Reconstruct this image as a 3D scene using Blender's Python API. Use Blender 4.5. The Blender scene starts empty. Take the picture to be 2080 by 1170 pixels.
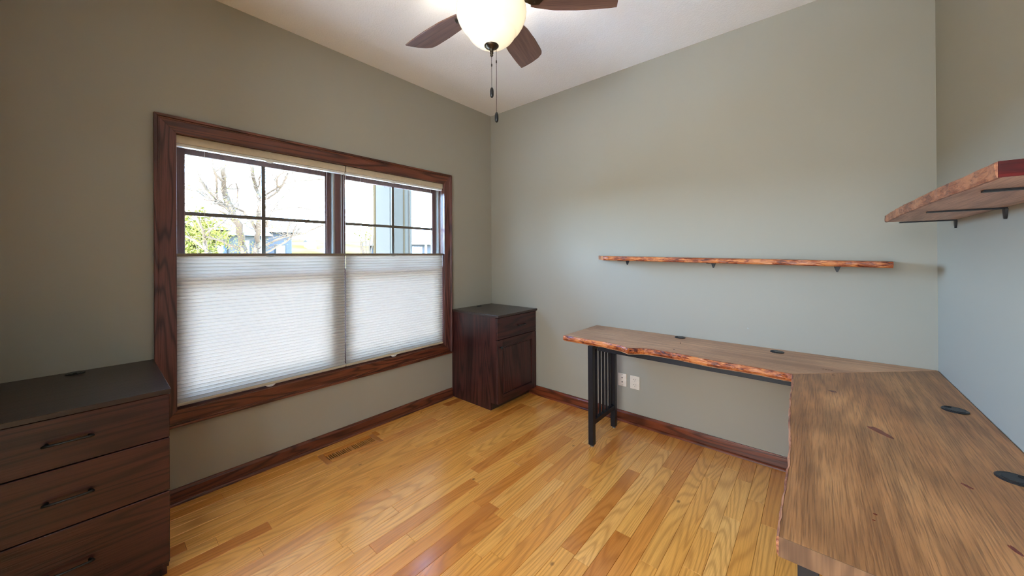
import bpy, bmesh, math, random
from mathutils import Vector, Matrix
R = random.Random(7)
sc = bpy.context.scene
COL = sc.collection
PI = math.pi

# ------------------------------------------------------------------ camera
FPX, PX, PY = 724.5, 1040.0, 517.4
CAM = Vector((2.5648, -2.6808, 1.293))
yaw, pitch, roll = -.7059, .0024, -.0058
_fw = Vector((math.sin(yaw), math.cos(yaw), 0)); _rt = Vector((math.cos(yaw), -math.sin(yaw), 0)); _up = Vector((0, 0, 1))
FW = _fw*math.cos(pitch) + _up*math.sin(pitch); _u = _up*math.cos(pitch) - _fw*math.sin(pitch)
RT = _rt*math.cos(roll) + _u*math.sin(roll); UP = _u*math.cos(roll) - _rt*math.sin(roll)
cd = bpy.data.cameras.new('camera'); cam = bpy.data.objects.new('camera', cd); COL.objects.link(cam)
cd.sensor_width = 36; cd.lens = 36*FPX/2080; cd.shift_x = 0; cd.shift_y = -(585-PY)/2080
cd.clip_start = .02; cd.clip_end = 500
cam.matrix_world = Matrix(((RT.x, UP.x, -FW.x, CAM.x), (RT.y, UP.y, -FW.y, CAM.y), (RT.z, UP.z, -FW.z, CAM.z), (0, 0, 0, 1)))
sc.camera = cam
def at(u, v, ax, val):
    """point of the photo (2080x1170) on the plane ax = val"""
    d = FW + RT*((u-PX)/FPX) - UP*((v-PY)/FPX)
    i = 'xyz'.index(ax)
    return CAM + d*((val-CAM[i])/d[i])

# ------------------------------------------------------------------ world, sun, exposure
sc.view_settings.view_transform = 'Standard'; sc.view_settings.look = 'None'
sc.view_settings.exposure = 1.52; sc.view_settings.gamma = 1.0; sc.view_settings.use_curve_mapping = False
w = bpy.data.worlds.new('sky'); sc.world = w; w.use_nodes = True
nt = w.node_tree; bg = nt.nodes['Background']
SKY_STRENGTH = 24
tcw = nt.nodes.new('ShaderNodeTexCoord'); sxw = nt.nodes.new('ShaderNodeSeparateXYZ'); rw = nt.nodes.new('ShaderNodeValToRGB')
nt.links.new(tcw.outputs['Generated'], sxw.inputs[0]); nt.links.new(sxw.outputs['Z'], rw.inputs[0]); nt.links.new(rw.outputs[0], bg.inputs[0])
rw.color_ramp.elements[0].position = 0.0; rw.color_ramp.elements[0].color = (.50, .74, 1, 1)
rw.color_ramp.elements[1].position = .4; rw.color_ramp.elements[1].color = (.27, .52, 1, 1)
bg.inputs['Strength'].default_value = SKY_STRENGTH
sun = bpy.data.lights.new('sun', 'SUN'); sun.energy = 19; sun.angle = .01; sun.color = (1, .93, .82)
so = bpy.data.objects.new('sun', sun); COL.objects.link(so); so.rotation_euler = Vector((.16, -.42, 1.0)).to_track_quat('Z', 'Y').to_euler()
# daylight enters through the window: a portal only guides the sampling of the sky
pl = bpy.data.lights.new('window_portal', 'AREA'); pl.shape = 'RECTANGLE'; pl.size = 1.85; pl.size_y = 1.55; pl.cycles.is_portal = True
po = bpy.data.objects.new('window_portal', pl); COL.objects.link(po); po.location = (-.17, -1.508, 1.2)
po.rotation_euler = (0, -PI/2, 0); po.rotation_euler = Vector((-1, 0, 0)).to_track_quat('Z', 'Y').to_euler()
cy = sc.cycles
cy.use_denoising = True; cy.max_bounces = 10; cy.diffuse_bounces = 6; cy.transparent_max_bounces = 12; cy.transmission_bounces = 6
cy.filter_width = 1.05; cy.caustics_reflective = False; cy.caustics_refractive = False; cy.sample_clamp_indirect = 6

# ------------------------------------------------------------------ materials
def lin(c):
    f = lambda v: v/12.92 if v <= .04045 else ((v+.055)/1.055)**2.4
    return tuple(f(x/255) for x in c) + (1,)
MATS = {}
class N:
    def __init__(s, name):
        s.m = bpy.data.materials.new(name); s.m.use_nodes = True; s.t = s.m.node_tree
        s.b = s.t.nodes['Principled BSDF']; s.o = s.t.nodes['Material Output']; MATS[name] = s.m
    def n(s, typ, **kw):
        nd = s.t.nodes.new('ShaderNode'+typ)
        for k, v in kw.items():
            if k in nd.inputs: nd.inputs[k].default_value = v
            else: setattr(nd, k, v)
        return nd
    def l(s, a, b): s.t.links.new(a, b)
    def math(s, op, a, b=None):
        nd = s.n('Math', operation=op)
        for i, v in enumerate((a, b)):
            if v is None: continue
            if isinstance(v, (int, float)): nd.inputs[i].default_value = v
            else: s.l(v, nd.inputs[i])
        return nd.outputs[0]
    def mix(s, fac, a, b, mode='MIX'):
        nd = s.n('Mix', data_type='RGBA', blend_type=mode)
        for i, v in ((0, fac), (6, a), (7, b)):
            if isinstance(v, (int, float, tuple)): nd.inputs[i].default_value = v
            else: s.l(v, nd.inputs[i])
        return nd.outputs[2]
    def ramp(s, fac, stops):
        nd = s.n('ValToRGB'); e = nd.color_ramp.elements
        while len(e) < len(stops): e.new(.5)
        for i, (p, c) in enumerate(stops): e[i].position = p; e[i].color = c
        s.l(fac, nd.inputs[0]); return nd.outputs[0]
    def bump(s, h, strength, dist=.002):
        bn = s.n('Bump', Strength=strength, Distance=dist); s.l(h, bn.inputs['Height']); s.l(bn.outputs[0], s.b.inputs['Normal'])
def plain(name, col, rough=.5, metal=0, spec=.5, bump=None, emis=None):
    a = N(name); a.b.inputs['Base Color'].default_value = lin(col); a.b.inputs['Roughness'].default_value = rough
    a.b.inputs['Metallic'].default_value = metal; a.b.inputs['Specular IOR Level'].default_value = spec
    tc = a.n('TexCoord'); nz = a.n('Texture' if 0 else 'TexNoise', Scale=bump[0] if bump else 60.0, Detail=3.0); a.l(tc.outputs['Object'], nz.inputs['Vector'])
    c = lin(col); d = tuple(x*.9 for x in c[:3]) + (1,)
    a.l(a.ramp(nz.outputs[0], [(.3, d), (.7, c)]), a.b.inputs['Base Color'])
    if bump: a.bump(nz.outputs[0], bump[1], bump[2] if len(bump) > 2 else .002)
    return a.m
def wood(name, dark, mid, light, axis=1, rings=16, freq=3.2, stretch=.09, rough=.35, line=.6, fibre=.35, tones=None, knots=0, bumps=.12, coat=0, blotch=0, lineexp=3.0, spec=.5, fmap=(230, 7)):
    """figured wood; the grain runs along the object's own axis"""
    a = N(name)
    tc = a.n('TexCoord'); oi = a.n('ObjectInfo')
    off = a.n('VectorMath', operation='SCALE'); cmb = a.n('CombineXYZ')
    r = oi.outputs['Random']
    a.l(a.math('MULTIPLY', r, 91.7), cmb.inputs[0]); a.l(a.math('MULTIPLY', r, 47.3), cmb.inputs[1]); a.l(a.math('MULTIPLY', r, 23.1), cmb.inputs[2])
    add = a.n('VectorMath', operation='ADD'); a.l(tc.outputs['Object'], add.inputs[0]); a.l(cmb.outputs[0], add.inputs[1])
    def mapped(s_across, s_along):
        mp = a.n('Mapping'); v = [s_across]*3; v[axis] = s_along; mp.inputs['Scale'].default_value = v
        a.l(add.outputs[0], mp.inputs['Vector']); return mp.outputs[0]
    nz = a.n('TexNoise', Scale=1.0, Detail=2.0, Roughness=.45, Distortion=.25); a.l(mapped(freq, freq*stretch), nz.inputs['Vector'])
    wv = a.math('SINE', a.math('MULTIPLY', nz.outputs[0], rings*6.28))
    ring = a.math('POWER', a.math('ADD', a.math('MULTIPLY', wv, .5), .5), lineexp)
    fb = a.n('TexNoise', Scale=1.0, Detail=2.0, Roughness=.6); a.l(mapped(*fmap), fb.inputs['Vector'])
    fbr = a.ramp(fb.outputs[0], [(.42, (0, 0, 0, 1)), (.68, (1, 1, 1, 1))])
    big = a.n('TexNoise', Scale=1.0, Detail=2.0); a.l(mapped(9, 1.1), big.inputs['Vector'])
    base = a.ramp(big.outputs[0], [(.3, lin(mid)), (.7, lin(light))])
    if tones:
        tr = a.ramp(a.math('FRACT', a.math('MULTIPLY', r, 13.37)), [(p, lin(c)) for p, c in tones])
        base = a.mix(.75, base, tr)
    if blotch:
        bz = a.n('TexNoise', Scale=2.6, Detail=3.0); a.l(add.outputs[0], bz.inputs['Vector'])
        base = a.mix(a.math('MULTIPLY', a.ramp(bz.outputs[0], [(.4, (0, 0, 0, 1)), (.65, (1, 1, 1, 1))]), blotch), base, lin(dark))
    c = a.mix(a.math('MULTIPLY', ring, line), base, lin(dark))
    c = a.mix(a.math('MULTIPLY', fbr, fibre), c, lin(dark))
    if knots:
        vo = a.n('TexVoronoi', Scale=1.0); a.l(mapped(4.6, 3.2), vo.inputs['Vector'])
        kk = a.ramp(vo.outputs['Distance'], [(0, (1, 1, 1, 1)), (knots*.45, (.75, .75, .75, 1)), (knots, (0, 0, 0, 1))])
        c = a.mix(a.math('MULTIPLY', kk, .9), c, lin((60, 28, 12)))
    a.l(c, a.b.inputs['Base Color'])
    a.b.inputs['Roughness'].default_value = rough; a.b.inputs['Specular IOR Level'].default_value = spec
    if coat: a.b.inputs['Coat Weight'].default_value = coat; a.b.inputs['Coat Roughness'].default_value = .15
    a.bump(a.math('ADD', a.math('MULTIPLY', ring, -.5), a.math('MULTIPLY', fbr, -1.0)), bumps, .0012)
    return a.m

def wallpaint(name, col):
    a = N(name); tc = a.n('TexCoord')
    nz = a.n('TexNoise', Scale=170.0, Detail=2.0); a.l(tc.outputs['Object'], nz.inputs['Vector'])
    n2 = a.n('TexNoise', Scale=1.3, Detail=2.0); a.l(tc.outputs['Object'], n2.inputs['Vector'])
    c = lin(col); a.l(a.ramp(n2.outputs[0], [(.3, tuple(x*.97 for x in c[:3])+(1,)), (.7, c)]), a.b.inputs['Base Color'])
    a.b.inputs['Roughness'].default_value = .62; a.b.inputs['Specular IOR Level'].default_value = .35
    a.bump(nz.outputs[0], .08, .001); return a.m
PAINT = wallpaint('sage_wall_paint', (160, 155, 142))
a = N('textured_white_ceiling'); tc = a.n('TexCoord')
nz = a.n('TexNoise', Scale=95.0, Detail=3.0, Roughness=.6); a.l(tc.outputs['Object'], nz.inputs['Vector'])
a.b.inputs['Base Color'].default_value = lin((240, 237, 234)); a.b.inputs['Roughness'].default_value = .9
a.bump(a.ramp(nz.outputs[0], [(.42, (0, 0, 0, 1)), (.62, (1, 1, 1, 1))]), .28, .003); CEIL = a.m
OAK = wood('oak_floorboard', (146, 80, 24), (230, 154, 68), (244, 176, 90), axis=1, rings=40, freq=3.4, stretch=.10, rough=.27, line=.34, fibre=.25, lineexp=2.6,
           tones=[(0, (190, 106, 36)), (.12, (226, 146, 58)), (.35, (244, 176, 86)), (.6, (234, 160, 70)), (.8, (250, 188, 102)), (.94, (216, 132, 50)), (1, (158, 76, 24))], knots=.055, bumps=.08, coat=.9, spec=.5)
OAKX = wood('oak_floorboard_across', (120, 66, 24), (190, 122, 58), (204, 138, 72), axis=0, rings=8, freq=6, rough=.3, line=.3, fibre=.2)
DARKV = wood('dark_stained_oak_vertical', (20, 9, 12), (56, 28, 26), (78, 40, 36), axis=2, rings=18, freq=5, stretch=.10, rough=.33, line=.75, fibre=.4, bumps=.2, spec=.45)
DARKH = wood('dark_stained_oak_crosswise', (20, 8, 11), (56, 26, 25), (76, 38, 34), axis=1, rings=18, freq=5, stretch=.08, rough=.33, line=.75, fibre=.4, bumps=.2, spec=.45)
DARKT = wood('dark_stained_oak_top', (28, 18, 15), (52, 38, 32), (62, 46, 38), axis=1, rings=8, freq=6, rough=.30, line=.35, fibre=.3, bumps=.1, spec=.45)
TRIMH = wood('walnut_stained_trim', (40, 18, 12), (106, 55, 36), (124, 68, 46), axis=1, rings=20, freq=6, stretch=.08, rough=.33, line=.75, fibre=.4, bumps=.15)
TRIMV = wood('walnut_stained_trim_upright', (38, 18, 18), (100, 58, 52), (116, 70, 62), axis=2, rings=20, freq=6, stretch=.08, rough=.33, line=.75, fibre=.4, bumps=.15)
TRIMX = wood('walnut_stained_trim_lengthwise', (46, 18, 8), (112, 52, 28), (128, 62, 34), axis=0, rings=18, freq=6, stretch=.08, rough=.3, line=.7, fibre=.4, bumps=.15)
SASHV = wood('dark_sash_wood', (52, 34, 34), (104, 76, 74), (116, 88, 84), axis=2, rings=7, freq=8, rough=.35, line=.3, fibre=.3)
SLABX = wood('live_edge_slab_lengthwise', (96, 60, 38), (194, 144, 104), (214, 166, 124), axis=0, rings=30, freq=2.4, stretch=.08, rough=.42, line=.26, fibre=.42, bumps=.3, blotch=.32, lineexp=1.6, fmap=(260, 12))
SLABY = wood('live_edge_slab_crosswise', (80, 46, 24), (182, 122, 72), (208, 150, 94), axis=1, rings=30, freq=2.4, stretch=.07, rough=.42, line=.32, fibre=.55, bumps=.35, blotch=.4, lineexp=1.8, fmap=(280, 9))
SHELFW = wood('shelf_slab_underside', (124, 92, 84), (204, 170, 156), (218, 186, 170), axis=1, rings=12, freq=4, stretch=.1, rough=.5, line=.4, fibre=.5, bumps=.25, lineexp=1.6)
BLADE = wood('fan_blade_wood', (66, 44, 36), (108, 78, 64), (124, 92, 76), axis=0, rings=8, freq=6, rough=.5, line=.3, fibre=.5, bumps=.05)
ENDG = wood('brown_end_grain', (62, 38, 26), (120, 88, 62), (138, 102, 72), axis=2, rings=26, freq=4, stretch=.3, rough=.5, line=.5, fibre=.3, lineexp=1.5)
REDEND = wood('red_stained_end_grain', (30, 2, 2), (84, 6, 3), (108, 12, 6), axis=0, rings=9, freq=9, stretch=.25, rough=.45, spec=.2, line=.6, fibre=.5, lineexp=1.5)
def liveedge(name, dark, mid, light, axis, rough=.35):
    a = N(name); tc = a.n('TexCoord'); mp = a.n('Mapping'); v = [105.0]*3; v[axis] = 24.0; mp.inputs['Scale'].default_value = v
    a.l(tc.outputs['Object'], mp.inputs['Vector'])
    n1 = a.n('TexNoise', Scale=1.0, Detail=4.0, Roughness=.65, Distortion=.8); a.l(mp.outputs[0], n1.inputs['Vector'])
    n2 = a.n('TexNoise', Scale=7.0, Detail=2.0); a.l(tc.outputs['Object'], n2.inputs['Vector'])
    s = a.math('ADD', n1.outputs[0], a.math('MULTIPLY', a.math('SUBTRACT', n2.outputs[0], .5), .9))
    a.l(a.ramp(s, [(.32, lin(dark)), (.46, lin(mid)), (.62, lin(light))]), a.b.inputs['Base Color'])
    a.b.inputs['Roughness'].default_value = rough; a.bump(n1.outputs[0], .6, .004); return a.m
LIVEX = liveedge('bark_edge_lengthwise', (66, 20, 10), (146, 68, 32), (198, 122, 66), 0)
LIVEY = liveedge('bark_edge_crosswise', (92, 44, 32), (144, 86, 60), (176, 118, 84), 1, .45)
KNOT = plain('dark_red_knot_filler', (112, 44, 26), .25)
BLACK = plain('black_powder_coated_steel', (26, 27, 32), .42, .3)
BLACKP = plain('black_plastic', (20, 22, 26), .38)
BRONZE = plain('aged_bronze', (74, 64, 52), .35, .8)
DBRONZE = plain('dark_bronze', (40, 34, 30), .35, .7)
IVORY = plain('ivory_plastic_plate', (226, 214, 198), .4)
WHITEP = plain('white_plastic', (236, 234, 226), .4)
CREAM = plain('cream_coated_rail', (206, 190, 162), .45)
RAIL = plain('taupe_shade_rail', (120, 106, 88), .5)
STEEL = plain('bare_steel_foot', (190, 185, 175), .3, .9)
HOLE = plain('dark_opening', (12, 10, 9), .9)
LINER = plain('grey_jamb_liner', (168, 168, 162), .5)
MUNT = plain('bronze_muntin', (92, 84, 72), .45)
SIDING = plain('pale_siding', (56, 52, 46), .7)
BOUNCE = plain('pale_bounce_concrete', (226, 220, 210), .9)  # kept very pale so the added slab outside reflects light up
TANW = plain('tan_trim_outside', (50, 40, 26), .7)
ROOF = plain('grey_shingle_roof', (84, 80, 80), .9, bump=(14, .4, .02))
BARK = plain('grey_brown_bark', (78, 62, 48), .9, bump=(30, .6, .01))
GRASS = N('lawn_grass'); tc = GRASS.n('TexCoord'); nz = GRASS.n('TexNoise', Scale=.35, Detail=6.0); GRASS.l(tc.outputs['Object'], nz.inputs['Vector'])
GRASS.l(GRASS.ramp(nz.outputs[0], [(.35, lin((66, 60, 22))), (.65, lin((76, 62, 34)))]), GRASS.b.inputs['Base Color']); GRASS.b.inputs['Roughness'].default_value = .95; GRASS = GRASS.m
LEAF = plain('yellow_green_leaves', (92, 84, 34), .7)
HOUSEB = plain('blue_grey_siding', (66, 62, 60), .8)
GLASSD = plain('dark_window_glass', (60, 66, 74), .1)
for m_ in (SIDING, TANW, ROOF, BARK, GRASS, LEAF, HOUSEB): m_.node_tree.nodes['Principled BSDF'].inputs['Specular IOR Level'].default_value = 0
# glass pane: thin clear sheet with a faint reflection
g = N('clear_window_glass'); tr = g.n('BsdfTransparent'); gl = g.n('BsdfGlossy', Roughness=.02); mx = g.n('MixShader'); fr = g.n('Fresnel', IOR=1.45)
g.l(g.math('MULTIPLY', fr.outputs[0], .8), mx.inputs[0]); g.l(tr.outputs[0], mx.inputs[1]); g.l(gl.outputs[0], mx.inputs[2]); g.l(mx.outputs[0], g.o.inputs['Surface']); tr.inputs[0].default_value = (.97, .985, .98, 1); GLASS = g.m
g = N('clear_plastic_tab'); tr = g.n('BsdfTransparent'); gl = g.n('BsdfGlossy', Roughness=.1); mx = g.n('MixShader'); mx.inputs[0].default_value = .35
g.l(tr.outputs[0], mx.inputs[1]); g.l(gl.outputs[0], mx.inputs[2]); g.l(mx.outputs[0], g.o.inputs['Surface']); CLEAR = g.m
g = N('translucent_white_shade_cloth'); tl = g.n('BsdfTranslucent'); df = g.n('BsdfDiffuse'); mx = g.n('MixShader'); mx.inputs[0].default_value = .5
tc = g.n('TexCoord'); nz = g.n('TexNoise', Scale=900.0, Detail=1.0); g.l(tc.outputs['Object'], nz.inputs['Vector'])
g.l(g.ramp(nz.outputs[0], [(.3, (.172, .123, .086, 1)), (.7, (.186, .133, .094, 1))]), tl.inputs[0]); df.inputs[0].default_value = (.78, .76, .72, 1)
g.l(tl.outputs[0], mx.inputs[1]); g.l(df.outputs[0], mx.inputs[2]); g.l(mx.outputs[0], g.o.inputs['Surface']); CLOTH = g.m
g = N('lit_frosted_glass_bowl'); em = g.n('Emission'); lw = g.n('LayerWeight', Blend=.35); tc = g.n('TexCoord'); nz = g.n('TexNoise', Scale=3.5, Detail=2.0, Distortion=1.5); g.l(tc.outputs['Object'], nz.inputs['Vector'])
sx = g.n('SeparateXYZ'); g.l(tc.outputs['Object'], sx.inputs[0])
cc = g.mix(lw.outputs['Facing'], (1, .93, .78, 1), (1, .82, .55, 1)); g.l(cc, em.inputs[0])
BOWL_LOW, BOWL_HIGH = .065, .15
st = g.math('ADD', g.math('MULTIPLY', g.math('SUBTRACT', 1.0, lw.outputs['Facing']), BOWL_HIGH), BOWL_LOW)
st = g.math('MULTIPLY', st, g.math('ADD', g.math('MULTIPLY', nz.outputs[0], .5), .75)); g.l(st, em.inputs[1])
ad = g.n('AddShader'); g.b.inputs['Base Color'].default_value = (.8, .76, .68, 1); g.b.inputs['Roughness'].default_value = .25
tl = g.n('BsdfTranslucent'); tl.inputs[0].default_value = (.022, .0195, .014, 1); ms = g.n('MixShader'); ms.inputs[0].default_value = .45; g.l(g.b.outputs[0], ms.inputs[1]); g.l(tl.outputs[0], ms.inputs[2])
g.l(em.outputs[0], ad.inputs[0]); g.l(ms.outputs[0], ad.inputs[1]); g.l(ad.outputs[0], g.o.inputs['Surface']); BOWL = g.m

# ------------------------------------------------------------------ mesh helpers
def new_bm(): return bmesh.new()
def box(bm, a, b, bev=0, seg=1):
    a = Vector(a); b = Vector(b)
    vs = [bm.verts.new((x, y, z)) for z in (a.z, b.z) for y in (a.y, b.y) for x in (a.x, b.x)]
    fs = [bm.faces.new([vs[i] for i in f]) for f in ((0, 2, 3, 1), (4, 5, 7, 6), (0, 1, 5, 4), (2, 6, 7, 3), (0, 4, 6, 2), (1, 3, 7, 5))]
    if bev:
        es = list({e for f in fs for e in f.edges})
        bmesh.ops.bevel(bm, geom=es, offset=bev, segments=seg, affect='EDGES', profile=.5)
def prism(bm, pts, axis, lo, hi, bev=0):
    """polygon pts (2D) extruded along axis"""
    def P(p, h):
        v = [0, 0, 0]; k = [i for i in range(3) if i != axis]; v[k[0]] = p[0]; v[k[1]] = p[1]; v[axis] = h; return v
    A = [bm.verts.new(P(p, lo)) for p in pts]; B = [bm.verts.new(P(p, hi)) for p in pts]; n = len(pts)
    fs = [bm.faces.new(A[::-1]), bm.faces.new(B)] + [bm.faces.new((A[i], A[(i+1) % n], B[(i+1) % n], B[i])) for i in range(n)]
    bmesh.ops.recalc_face_normals(bm, faces=fs)
    if bev:
        es = list({e for f in fs for e in f.edges}); bmesh.ops.bevel(bm, geom=es, offset=bev, segments=1, affect='EDGES')
def lathe(bm, prof, c, seg=32, axis=2):
    rings = []
    for r, z in prof:
        if r < 1e-6: rings.append([bm.verts.new((c[0], c[1], c[2]+z))])
        else: rings.append([bm.verts.new((c[0]+r*math.cos(2*PI*i/seg), c[1]+r*math.sin(2*PI*i/seg), c[2]+z)) for i in range(seg)])
    for a, b in zip(rings, rings[1:]):
        for i in range(seg):
            j = (i+1) % seg
            if len(a) == 1 and len(b) == 1: continue
            if len(a) == 1: bm.faces.new((a[0], b[j], b[i]))
            elif len(b) == 1: bm.faces.new((a[i], a[j], b[0]))
            else: bm.faces.new((a[i], a[j], b[j], b[i]))
    bmesh.ops.recalc_face_normals(bm, faces=bm.faces)
def tube(bm, pts, rads, seg=6):
    pts = [Vector(p) for p in pts]; prev = None; n = len(pts)
    for i, p in enumerate(pts):
        d = (pts[min(i+1, n-1)]-pts[max(i-1, 0)]).normalized()
        s = d.orthogonal().normalized() if i == 0 else (lasts - d*lasts.dot(d)).normalized()
        lasts = s; t = d.cross(s); r = rads[i] if hasattr(rads, '__len__') else rads
        ring = [bm.verts.new(p + (s*math.cos(2*PI*k/seg) + t*math.sin(2*PI*k/seg))*r) for k in range(seg)]
        if prev:
            for k in range(seg): bm.faces.new((prev[k], prev[(k+1) % seg], ring[(k+1) % seg], ring[k]))
        else: bm.faces.new(ring[::-1])
        prev = ring
    bm.faces.new(prev)
def obj(name, bm, mat, parent=None, smooth=False, kind=None, label=None):
    """ONE mesh object, its origin at the middle of its own box"""
    lo = Vector([min(v.co[i] for v in bm.verts) for i in range(3)]); hi = Vector([max(v.co[i] for v in bm.verts) for i in range(3)])
    c = (lo+hi)/2; bmesh.ops.translate(bm, verts=bm.verts, vec=-c)
    me = bpy.data.meshes.new(name); bm.to_mesh(me); bm.free()
    for m in (mat if isinstance(mat, (list, tuple)) else [mat]): me.materials.append(m)
    if smooth:
        for p in me.polygons: p.use_smooth = True
    o = bpy.data.objects.new(name, me); COL.objects.link(o)
    if parent: o.parent = parent; o.location = c - wloc(parent)
    else: o.location = c
    if kind: o['kind'] = kind
    if label: o['label'] = label
    return o
def wloc(o):
    v = Vector(o.location)
    while o.parent: o = o.parent; v += o.location
    return v
def thing(name, label, cat, loc, group=None):
    o = bpy.data.objects.new(name, None); COL.objects.link(o); o.location = loc; o['label'] = label; o['category'] = cat
    if group: o['group'] = group
    return o
def tag(o, label, cat, group=None):
    o['label'] = label; o['category'] = cat
    if group: o['group'] = group
    return o
def struct(name, loc=(0, 0, 0), label=None):
    o = bpy.data.objects.new(name, None); COL.objects.link(o); o.location = loc; o['kind'] = 'structure'
    if label: o['label'] = label
    return o
def bx(name, a, b, mat, parent=None, bev=0, **k):
    bm = new_bm(); box(bm, a, b, bev); return obj(name, bm, mat, parent, **k)

# ------------------------------------------------------------------ room shell
W, H, YF, T = 3.017, 2.74, -3.02, .16
OY0, OY1, OZ0, OZ1 = -2.412, -.604, .478, 1.958      # the rough window opening
bm = new_bm()
box(bm, (-T, YF-T, -.12), (0, OY0, H)); box(bm, (-T, OY1, -.12), (0, T, H)); box(bm, (-T, OY0, -.12), (0, OY1, OZ0)); box(bm, (-T, OY0, OZ1), (0, OY1, H))
def wall(name, bm, label): o = obj(name, bm, PAINT, kind='structure', label=label); return o
wall('wall_left', bm, 'sage grey painted wall around the window')
bm = new_bm(); box(bm, (0, 0, -.12), (W, T, H)); wb = wall('wall_back', bm, 'sage grey painted wall behind the long shelf and desk')
bm = new_bm(); box(bm, (W, YF, -.12), (W+T, T, H)); wall('wall_right', bm, 'pale sage wall behind the right-hand shelf')
DX0, DX1, DZ = 1.20, 2.90, 2.42  # doorway added in the unseen wall to let fill light in
bm = new_bm(); box(bm, (0, YF-T, -.12), (DX0, YF, H)); box(bm, (DX1, YF-T, -.12), (W+T, YF, H)); box(bm, (DX0, YF-T, DZ), (DX1, YF, H))
wall('wall_front', bm, 'sage wall with an added doorway behind the viewer')
bx('ceiling', (-T, YF-T, H), (W+T, T, H+.12), CEIL, kind='structure', label='white ceiling with a fine stippled texture')
# floor: a bed and each board on it
fl = bx('floor', (0, YF-T, -.12), (W, 0, -.016), HOLE, kind='structure', label='honey coloured oak strip floor')
VX0, VX1, VY0, VY1 = .098, .244, -1.742, -1.362      # framed opening of the floor vent
rows = 41; pw = W/rows
for i in range(rows):
    x0 = i*pw; x1 = x0+pw; y = YF - R.random()*.7
    while y < 0:
        L = R.choice([.28, .38, .5, .62, .75, .9, 1.05]); y2 = y+L
        if 0 - y2 < .18: y2 = 0
        a_, b_ = max(y, YF-T), min(y2, 0)
        segs = [(x0, x1, a_, b_)]
        if x1 > VX0 and x0 < VX1 and b_ > VY0 and a_ < VY1:
            segs = []
            if a_ < VY0: segs.append((x0, x1, a_, VY0))
            if b_ > VY1: segs.append((x0, x1, VY1, b_))
            lo, hi = max(a_, VY0), min(b_, VY1)
            if x0 < VX0: segs.append((x0, VX0, lo, hi))
            if x1 > VX1: segs.append((VX1, x1, lo, hi))
        for (p, q, r_, s_) in segs:
            if s_-r_ > .02 and q-p > .006:
                dz = R.uniform(-.0003, .0002)
                bx('floorboard', (p+.0004, r_+.0004, -.016), (q-.0004, s_-.0004, dz), OAK, fl, .0009)
        y = y2
# threshold, hallway floor and wall beyond the added doorway, made up for fill light
bx('floor_2', (1.2, -4.6, -.12), (3.6, YF-T, -.002), OAK, kind='structure', label='oak floor of the added hall behind the viewer')
bm = new_bm(); box(bm, (1.1, -4.7, -.12), (3.7, -4.6, H)); box(bm, (1.1, -4.6, -.12), (1.2, YF-T, H)); box(bm, (3.6, -4.6, -.12), (3.7, YF-T, H))
obj('wall_added_hall', bm, PAINT, kind='structure', label='added hall wall behind the viewer')
bx('ceiling_2', (1.1, -4.7, H), (3.7, YF-T, H+.1), CEIL, kind='structure', label='added hall ceiling behind the viewer')
hl = bpy.data.lights.new('hall_fill_light', 'AREA'); hl.shape = 'RECTANGLE'; hl.size = 2.0; hl.size_y = 1.6; hl.energy = 40; hl.color = (.88, .95, 1)  # added fill lamp that brightens the room; no window stands here
ho = bpy.data.objects.new('hall_fill_light', hl); COL.objects.link(ho); ho.location = (2.3, -4.58, 1.45); ho.rotation_euler = (PI/2, 0, 0)
# baseboards with a shoe moulding
def baseboard(name, axis, fixed, lo, hi, sgn, mat, label):
    s = struct(name, (0, 0, 0), label)
    if axis == 1:
        prof = [(fixed, 0), (fixed+sgn*.013, 0), (fixed+sgn*.013, .066), (fixed+sgn*.007, .076), (fixed+sgn*.006, .081), (fixed, .081)]
        shoe = [(fixed+sgn*.013, 0), (fixed+sgn*.025, 0), (fixed+sgn*.024, .008), (fixed+sgn*.020, .013), (fixed+sgn*.013, .016)]
        bm = new_bm(); prism(bm, prof, 1, lo, hi); obj('board', bm, mat, s); bm = new_bm(); prism(bm, shoe, 1, lo, hi); obj('shoe_moulding', bm, mat, s)
    else:
        prof = [(fixed, 0), (fixed+sgn*.013, 0), (fixed+sgn*.013, .066), (fixed+sgn*.007, .076), (fixed+sgn*.006, .081), (fixed, .081)]
        shoe = [(fixed+sgn*.013, 0), (fixed+sgn*.025, 0), (fixed+sgn*.024, .008), (fixed+sgn*.020, .013), (fixed+sgn*.013, .016)]
        bm = new_bm(); prism(bm, prof, 0, lo, hi); obj('board', bm, mat, s); bm = new_bm(); prism(bm, shoe, 0, lo, hi); obj('shoe_moulding', bm, mat, s)
baseboard('baseboard_left', 1, 0, -2.486, -.54, 1, TRIMH, 'walnut baseboard under the window')
baseboard('baseboard_back', 0, 0, .497, W, -1, TRIMX, 'walnut baseboard along the back wall')
baseboard('baseboard_right', 1, W, YF, -.026, -1, TRIMH, 'walnut baseboard under the desk along the right wall')

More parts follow.
